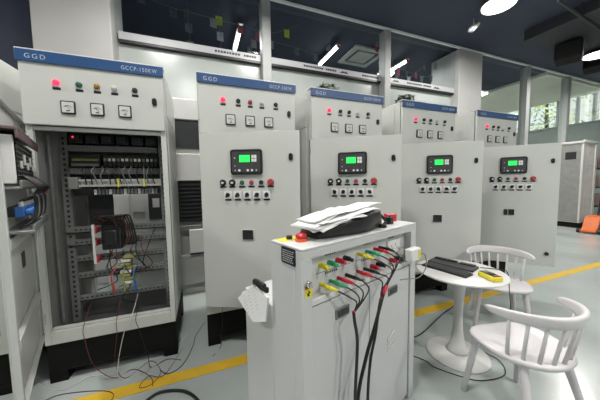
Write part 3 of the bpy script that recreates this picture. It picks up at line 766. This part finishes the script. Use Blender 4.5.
def chair(x, y, rz, label):
    t = thing('spindle_chair', label, 'chair', (x, y, 0), R(rz), 'white spindle chairs at the round table')
    # saddle seat, D shaped, front at +y
    n = 36; sb_ = MB(); SZ = .427
    def out(k):
        an = 2 * PI * k / n; cx, cy = math.cos(an), math.sin(an)
        e = 3.0 if cy > 0 else 2.1
        rx = .229; ry = .185 if cy > 0 else .235
        return Vector((rx * math.copysign(abs(cx) ** (2 / e), cx), ry * math.copysign(abs(cy) ** (2 / e), cy), 0))
    def dip(pt, s): return -.020 * (1 - s * s) + .006 * (max(0, pt.y) / .19) * s * 0 - .012 * max(0, pt.y / .19) ** 2 * (1 - abs(pt.x) / .232)
    rings = []
    for s, z in ((.90, -.036), (.97, -.028), (1.0, -.014), (.985, -.002), (.93, .0), (.8, None), (.6, None), (.35, None), (.05, None)):
        rr = []
        for k in range(n):
            o_ = out(k) * s
            zz = z if z is not None else dip(o_, s)
            if z is not None and s > .9: zz = z + dip(o_, 1)
            rr.append(Vector((o_.x, o_.y, SZ + zz)))
        rings.append(rr)
    sb_.ring_surface(rings); sb_.build('seat', CHAIRM, t, smooth=True)
    for sx, sy, fx, fy in ((-.155, .11, -.198, .160), (.155, .11, .198, .160), (-.13, -.14, -.185, -.245), (.13, -.14, .185, -.245)):
        MB().tube([(sx, sy, SZ - .03), ((sx + fx) / 2, (sy + fy) / 2, SZ * .5), (fx, fy, .006), (fx, fy, 0)], [.021, .0185, .0145, .013], 14).build('leg', CHAIRM, t, smooth='auto')
    # rail: U shaped, tall at the back
    def railpt(f):       # f -1..1
        an = R(-90 + f * 86)
        x_, y_ = .242 * math.cos(an), .252 * math.sin(an)
        return Vector((x_, y_, .664 - .008 * (abs(f) ** 2)))
    rings = []; N = 40
    for k in range(N + 1):
        f = -1 + 2 * k / N; pt = railpt(f); d = Vector((pt.x, pt.y * .93, 0)).normalized()
        hgt = .030 + .034 * max(0, 1 - abs(f) ** 4); th = .012 + .004 * (1 - abs(f))
        if abs(f) > .97: hgt *= .7; th *= .7
        sec = rrect(th * 2, hgt, min(th, hgt / 2) * .8, 3)
        lean = .16
        rings.append([pt + d * (q[0] + q[1] * lean) + Vector((0, 0, q[1])) for q in sec])
    MB().ring_surface(rings).build('back_rail', CHAIRM, t, smooth=True)
    for k in range(8):
        f = -.76 + 1.52 * k / 7
        top = railpt(f * .93) + Vector((0, 0, -.016)); an = R(-90 + f * 82)
        bot = Vector((.205 * math.cos(an), .207 * math.sin(an), SZ - .012))
        MB().tube([bot, bot.lerp(top, .5), top], [.0098, .0088, .0078], 10).build('spindle', CHAIRM, t, smooth=True)
    return t
chair(1.685, .845, -12.6, 'white spindle chair in the right foreground, its back to the camera')
chair(2.50, 1.42, 132, 'white spindle chair behind the round table, partly hidden by it')

# keyboard, black slab, multimeter on the table
kb = thing('keyboard', 'black keyboard along the near edge of the round table', 'keyboard', (1.715, 1.34, TZ), R(-79))
MB().box(-.165, .165, -.055, .055, 0, .014).build('body', BLACK, kb, bevel=.005)
keys = MB()
for r_ in range(5):
    for c in range(16):
        keys.box(-.157 + c * .0196, -.157 + c * .0196 + .0165, -.047 + r_ * .019, -.047 + r_ * .019 + .016, .014, .019)
keys.build('keys', DARKG, kb, bevel=.0015)
q = smooth_path([(-.165, .02, .007), (-.20, .0, .006), (-.215, -.03, .002), (-.24, -.055, -.05), (-.25, -.06, -.25), (-.22, -.05, -.5), (-.28, .05, -.64), (-.32, .1, -TZ + .004), (-.2, .2, -TZ + .004)], 6)
sl = thing('folded_tablet', 'dark grey flat slab lying behind the black keyboard', 'tablet', (1.86, 1.40, TZ), R(-72))
MB().box(-.165, .165, -.070, .070, .0, .018).build('body', DARKG, sl, bevel=.005)
MB().box(-.15, .02, .03, .066, .018, .030).build('hinge_cover', BLACK, sl, bevel=.004)
MB().box(.045, .15, .02, .062, .018, .028).build('battery', BLACK, sl, bevel=.004)
mm = thing('multimeter', 'yellow multimeter on the round table', 'multimeter', (1.845, 1.105, TZ), R(-106))
MB().box(-.07, .07, -.036, .036, 0, .034).build('holster', YEL, mm, bevel=.009)
MB().box(-.062, .062, -.029, .029, .034, .037).build('face', BLACK, mm, bevel=.003)
MB().box(-.056, -.02, -.024, .024, .037, .0385).build('display', MULTI, mm)
MB().lathe([(.019, .037), (.019, .043), (.003, .044)], (.012, 0, 0), 20).build('dial', DARKG, mm, smooth='auto')
MB().box(.042, .058, -.022, .022, .037, .039).build('jacks', REDD, mm)

# ------------------------------------------------------------------ cables on the floor and table
def wire(name, pts, r, m, label, group=None):
    base = Vector(pts[-1])
    o_ = MB().tube([q_ - base for q_ in smooth_path(pts, 8)], r, 8).build(name, m, None, loc=base, smooth=True)
    return tag(o_, label, 'cable', group)
GW = 'thin wires trailing from the open cabinet'
fy = CY - .012
wire('wire', [(-.50, fy + .15, .50), (-.52, fy - .005, .38), (-.56, fy - .03, .30), (-.60, fy - .06, .10), (-.58, 2.0, .006), (-.46, 2.0, .005), (-.38, 2.06, .005), (-.24, 2.27, .005), (-.11, 2.5, .005)], 0.0023, CABLEW,
     'white wire looping from the open cabinet across to the gap on its right', GW)
wire('wire', [(-.80, fy + .15, .48), (-.80, fy - .005, .38), (-.79, fy - .03, .30), (-.74, fy - .06, .12), (-.62, 2.03, .006), (-.52, 2.08, .005), (-.39, 1.95, .005), (-.36, 1.85, .005)], 0.0023, CABLER,
     'dark red wire leaving the open cabinet left of the white one', GW)
wire('wire', [(-.62, fy + .15, .48), (-.61, fy - .005, .38), (-.605, fy - .03, .30), (-.62, fy - .05, .10), (-.55, 2.0, .006), (-.42, 2.13, .005), (-.33, 1.98, .005), (-.37, 1.87, .005), (-.44, 1.87, .005), (-.40, 1.95, .013), (-.3, 1.93, .005), (-.2, 2.2, .005)], 0.0020, CABLER,
     'dark red wire ending in loops on the yellow line', GW)
wire('wire', [(-.48, fy + .15, .49), (-.49, fy - .005, .38), (-.47, fy - .03, .30), (-.42, fy - .05, .1), (-.40, 2.05, .006), (-.3, 2.1, .005), (-.2, 2.05, .005)], 0.0023, CABLE,
     'black wire leaving the open cabinet at the right of the bundle', GW)
wire('wire', [(-1.10, 2.18, .005), (-1.02, 2.1, .005), (-.9, 2.04, .005), (-.80, 2.11, .005), (-.72, 2.10, .005), (-.62, 2.06, .005)], 0.0024, CABLEW,
     'short pale wire on the floor under the open cabinet', GW)
wire('wire', [(-1.0, 1.96, .005), (-.91, 2.0, .005), (-.68, 1.94, .005), (-.58, 1.86, .005), (-.62, 1.75, .005)], 0.0023, CABLER,
     'dark red wire lying in front of the open cabinet at bottom left', GW)
wire('wire', [(-.02, 2.55, .005), (-.10, 2.35, .005), (-.12, 2.2, .005), (-.18, 2.0, .005), (-.27, 1.93, .005), (-.33, 1.99, .005)], 0.0020, CABLE,
     'black wire on the floor in the gap beside the second cabinet', GW)
wire('wire', [(.10, fy + .08, .40), (.11, fy + .0, .375), (.12, fy - .015, .29), (.11, fy - .02, .15), (.09, fy - .03, .006), (.03, 2.0, .005)], 0.0020, CABLE,
     'black wire dropping from the second cabinet below its ajar door', GW)
wire('extension_lead', [(-.45, 1.62, .009), (-.36, 1.74, .009), (-.28, 1.765, .009), (-.15, 1.71, .009), (-.06, 1.58, .009), (.0, 1.4, .009)], .009, CABLE,
     'thick black cord on the floor at the bottom edge')
wire('extension_lead', [(1.30, 1.62, .005), (1.50, 1.36, .005), (1.52, 1.26, .005), (1.60, 1.14, .005), (1.70, 1.05, .005), (1.9, 1.02, .005), (2.02, 1.12, .005), (2.03, 1.3, .005), (2.3, 1.45, .005)], .0030, CABLE,
     'black cord looping on the floor around the table base')
wire('extension_lead', [(1.45, 1.62, .2), (1.44, 1.60, .1), (1.46, 1.56, .006), (1.6, 1.58, .005), (1.78, 1.6, .005), (2.2, 1.75, .005), (2.55, 1.85, .005)], .004, CABLE,
     'black cord on the floor between the table and the yellow line')
wire('usb_cable', [(2.00, 1.27, TZ + .004), (2.06, 1.21, TZ + .004), (2.103, 1.155, TZ + .003), (2.118, 1.14, TZ - .04), (2.10, 1.12, .52), (2.07, 1.09, .40), (2.08, 1.1, .2), (2.10, 1.15, .005), (2.2, 1.3, .005)], .0030, CABLE,
     'black cable hanging over the right edge of the round table')
wire('usb_cable', [(1.66, 1.50, TZ + .005), (1.60, 1.53, TZ + .005), (1.545, 1.545, TZ - .01), (1.50, 1.52, .60), (1.45, 1.46, .70), (1.36, 1.36, .80), (1.262, 1.19, .86)], .003, CABLEG,
     'thin grey cable linking the keyboard to the bench')

# ------------------------------------------------------------------ far right: booth, pallet jack, shelf
bo = thing('metal_booth', 'tall grey and cream booth on a black base, far right', 'booth', (9.42, 3.5, 0))
MB().box(-.0, .78, .0, .6, .14, 2.28).build('body', BOOTHL, bo, bevel=.01)
MB().box(-.008, -.001, .03, .6, .16, 2.26).build('side_panel', BOOTHD, bo)
MB().box(-.012, -.008, .12, .34, 1.86, 2.06).build('vent', LOUV, bo)
b = MB(); b.box(-.02, .10, -.02, .0, .14, 2.36); b.build('corner_post', WHITEM, bo, bevel=.005)
b = MB(); b.box(.62, .70, -.02, .0, .14, 2.30); b.build('door_jamb', WHITEM, bo, bevel=.005)
MB().box(.14, .60, -.006, -.001, 1.70, 1.725).build('crossbar', WHITE, bo)
MB().box(-.03, .81, -.03, .62, 2.28, 2.34).build('cap', WHITEM, bo, bevel=.006)
MB().box(0, .78, .01, .6, 0, .139).build('plinth', PLINTH, bo)
sr = thing('storage_rack', 'dark shelf rack at the right edge behind the pallet jack', 'rack', (10.6, 3.3, 0))
for x in (0, 1.6):
    for y in (0, .55): MB().box(x, x + .05, y, y + .05, 0, 2.0).build('upright', DARKG, sr)
for z in (.5, 1.05, 1.6): MB().box(0, 1.65, 0, .6, z, z + .04).build('shelf', DARKG, sr)
CARD = mat('carton', (.34, .25, .21), .7, noise=.1, nscale=6)
for i, (x, z, w_, lb) in enumerate(((.1, .54, .45, 'brown carton on the lowest rack shelf'), (.12, 1.09, .5, 'brown carton on the middle rack shelf'), (.1, 1.64, .4, 'brown carton on the top rack shelf'))):
    c = thing('carton', lb, 'box', (10.6 + x + w_ / 2, 3.58, z), 0, 'cartons on the rack')
    MB().box(-w_ / 2, w_ / 2, -.2, .2, 0, .34).build('box', CARD, c, bevel=.006)
    MB().box(-.03, .03, -.202, .202, .02, .342).build('tape', BOOTHL, c)
pj = thing('pallet_jack', 'orange pallet jack standing on the floor beside the booth', 'pallet jack', (9.0, 3.1, 0), R(8))
b = MB()
b.prism([(-.36, .04), (-.08, .04), (.10, .29), (.62, .31), (.66, .39), (.02, .38), (-.20, .10), (-.36, .08)], -.13, .13)
b.build('frame', ORPAINT, pj, bevel=.01)
for wy in (-.17, .17): MB().cyl((-.25, wy - .03, .055), (-.25, wy + .03, .055), .055, n=20).build('wheel', BLACK, pj, smooth='auto')
MB().cyl((.45, -.06, .09), (.45, .06, .09), .09, n=20).build('wheel', BLACK, pj, smooth='auto')
MB().box(.40, .50, -.05, .05, .1, .31).build('pump', BLACK, pj, bevel=.01)
MB().cyl((.48, 0, .37), (.75, 0, 1.1), .022).build('handle_bar', BLACK, pj)
h = MB()
for k in range(4): h.cyl((-.10 + .05 * k, -.133, .13 + .058 * k), (-.10 + .05 * k, -.125, .13 + .058 * k), .018)
h.build('frame_hole', BLACK, pj)

# ------------------------------------------------------------------ up high: tubes, cassette, bunting, spot, speakers
for i, (x, lb) in enumerate(((.80, 'lit tube light seen above the band, left of the first partition post'), (2.87, 'lit tube light above the band, left of the ceiling cassette'), (4.80, 'lit tube light above the band, right of the second partition post'))):
    t = thing('tube_light', lb, 'light', (x, 4.93, 4.27), 0, 'tube lights beyond the partition')
    MB().box(-.05, .05, 0, .95, .02, .05).build('tray', WHITEM, t, bevel=.004)
    MB().cyl((-.0, .02, .0), (.0, .93, .0), .03, n=14).build('tube', TUBEM, t)
    area('tube_light_glow', (x, 5.4, 4.2), .3, 22, (1, 1, 1))
    for y in (.15, .8): MB().cyl((0, y, .05), (0, y, .13), .006, n=6).build('hanger', BLACK, t)
    if i > 0: MB().cyl((0, .0, 0), (0, .02, 0), .034).build('end_cap', RED, t)
acs = thing('ceiling_cassette', 'square grey air conditioner in the dark ceiling beyond the partition', 'air conditioner', (3.75, 5.35, 4.4))
b = MB(); b.box(-.42, .42, -.42, -.30, -.05, 0); b.box(-.42, .42, .30, .42, -.05, 0); b.box(-.42, -.30, -.3, .3, -.05, 0); b.box(.30, .42, -.3, .3, -.05, 0); b.build('frame', GREYP, acs, bevel=.01)
b = MB(); b.box(-.24, .24, -.24, .24, -.045, 0); b.build('grille', GREYP, acs, bevel=.006)
MB().box(-.3, .3, -.3, .3, -.015, 0).build('air_slot', BLACK, acs)
def bunting(pts, n, label, flagm):
    base = Vector(pts[0]); t = thing('bunting', label, 'bunting', base, 0, 'strings of little flags beyond the partition')
    q = smooth_path([Vector(p_) - base for p_ in pts], 10)
    MB().tube(q, .004, 5).build('string', CABLEG, t)
    for k in range(n):
        c = q[int((k + .5) / n * (len(q) - 1))]; d = (q[min(len(q) - 1, int((k + .5) / n * (len(q) - 1)) + 1)] - c)
        d.z = 0; d = d.normalized() if d.length > 1e-5 else Vector((1, 0, 0))
        w_, h_ = .055, .15; f = MB(); fs = []
        for (sx, sz) in ((-1, 0), (1, 0), (1, -1), (-1, -1)):
            fs.append(f.b.verts.new(c + d * w_ * sx + Vector((0, .01 * sx * (1 if sz else 0), sz * h_))))
        f.b.faces.new(fs); f.build('flag', flagm[k % len(flagm)], t, solid=.002)
FW = mat('flag_pale', (.30, .31, .36), .7, noise=.25, nscale=30)
FR = mat('flag_red', (.40, .10, .13), .7, noise=.4, nscale=25)
FY = mat('flag_yellow', (.55, .60, .05), .7, noise=.2, nscale=25)
FD = mat('flag_dim', (.10, .11, .14), .7, noise=.3, nscale=25)
bunting([(-.9, 4.78, 4.4), (-.45, 4.75, 4.24), (.3, 4.72, 4.17), (.8, 4.70, 4.14), (1.3, 4.72, 4.12), (1.9, 4.74, 4.4)], 6, 'string of small flags left of the first partition post', [FD, FD, FW, FR, FW, FY])
bunting([(-.1, 4.8, 4.4), (-.1, 4.8, 4.15), (-.09, 4.8, 3.95), (-.08, 4.8, 3.62)], 3, 'hanging flag string farthest left above the band', [FD, FD, FD])
bunting([(.40, 4.8, 4.4), (.40, 4.8, 4.12), (.42, 4.8, 3.9), (.40, 4.8, 3.6)], 3, 'hanging flag string left of the lit tube', [FY, FW, FD])
bunting([(1.25, 4.95, 4.4), (1.10, 4.9, 4.16), (.95, 4.85, 3.9), (.84, 4.8, 3.6)], 5, 'slanting flag string just left of the first partition post', [FW, FR, FW, FD])
bunting([(1.05, 4.98, 4.4), (1.25, 4.9, 4.12), (1.9, 4.9, 4.05), (2.4, 4.9, 4.02), (2.7, 4.9, 4.4)], 5, 'flag string between the first post and the second lit tube', [FD, FW, FD])
bunting([(3.7, 4.72, 4.4), (3.9, 4.75, 3.95), (4.4, 4.8, 3.98), (5.0, 4.9, 4.0), (5.5, 5.0, 4.4)], 7, 'flag string in front of the third lit tube', [FR, FW, FY, FR, FD])
bunting([(3.95, 4.62, 4.4), (4.2, 4.62, 3.74), (4.8, 4.64, 3.80), (5.3, 4.68, 3.9), (5.5, 4.7, 4.4)], 6, 'lower flag string right of the second partition post', [FD, FD, FW])
sp_ = thing('spotlight', 'small pale spotlight below the round lamp at the top', 'light', (4.93, 3.42, CZ))
MB().cyl((0, 0, 0), (0, 0, -.1), .01).build('stem', WHITEM, sp_)
MB().tube([(.07, -.05, -.10), (.02, -.01, -.15), (-.03, .03, -.2)], [.03, .05, .055], 16).build('can', WHITEM, sp_, smooth='auto')
MB().blob((-.034, .034, -.203), .046, 2, 0, (1, 1, .7)).build('lens', SPOTM, sp_, smooth=True)
for x, y, lb in ((7.35, 3.05, 'black ceiling box left of the right-hand lamp'), (9.3, 3.35, 'black ceiling box below the right-hand lamp')):
    t = thing('ceiling_speaker', lb, 'speaker', (x, y, CZ - (.2 if y < 3.34 else 0)), R(20), 'black boxes hung from the ceiling')
    b = MB(); b.box(-.25, .25, -.2, .2, -.36, -.04); b.build('housing', PLINTH, t, bevel=.02)
    MB().box(-.03, .03, -.03, .03, -.05, 0).build('bracket', BLACK, t)
    MB().box(-.22, .22, -.21, -.2, -.34, -.06).build('grille', PLINTH, t)
pp = thing('ceiling_conduit', 'thin grey conduit crossing the dark ceiling at top right', 'pipe', (6.0, 2.4, CZ - .22))
MB().cyl((-.6, .0, 0), (5.5, .55, 0), .022, n=10).build('pipe', DARKG, pp)
for x in (.3, 2.4, 4.5):
    MB().cyl((x, (x + .6) * .09, .0), (x, (x + .6) * .09, .02 if x > .35 else .22), .012, n=6).build('clamp', DARKG, pp)
# potted trees behind the row
for i, (x, y, h, lb) in enumerate(((1.85, 3.55, 2.82, 'dark potted tree behind the middle cabinets, top just showing'), (3.50, 3.62, 2.86, 'dark potted tree behind the fourth cabinet, top just showing'))):
    t = thing('potted_tree', lb, 'plant', (x, y, 0), 0, 'potted trees behind the cabinet row')
    MB().lathe([(.12, 0), (.16, .34), (.17, .35), (.14, .35), (.13, .3), (.001, .3)], n=24).build('pot', DARKG, t, smooth='auto')
    MB().tube([(0, 0, .3), (.03, .02, 1.2), (-.02, 0, 2.3)], [.03, .025, .015], 8).build('trunk', BARK, t, smooth=True)
    f = MB()
    for k in range(900):
        a_ = random.random() * 2 * PI; r_ = .30 * math.sqrt(random.random()); zz = random.uniform(2.0, h)
        r_ *= 1 - .55 * ((zz - 2.0) / (h - 2.0)) ** 2
        f.leaf((r_ * math.cos(a_), r_ * math.sin(a_), zz), random.uniform(.04, .09))
    f.build('foliage', LEAF, t)

# ------------------------------------------------------------------ view
vs = SC.view_settings
SC.display_settings.display_device = 'sRGB'
vs.view_transform = 'Standard'; vs.look = 'None'; vs.gamma = 1; vs.use_curve_mapping = False; vs.exposure = .1
SC.cycles.max_bounces = 6; SC.cycles.use_denoising = True; SC.cycles.sample_clamp_indirect = 4
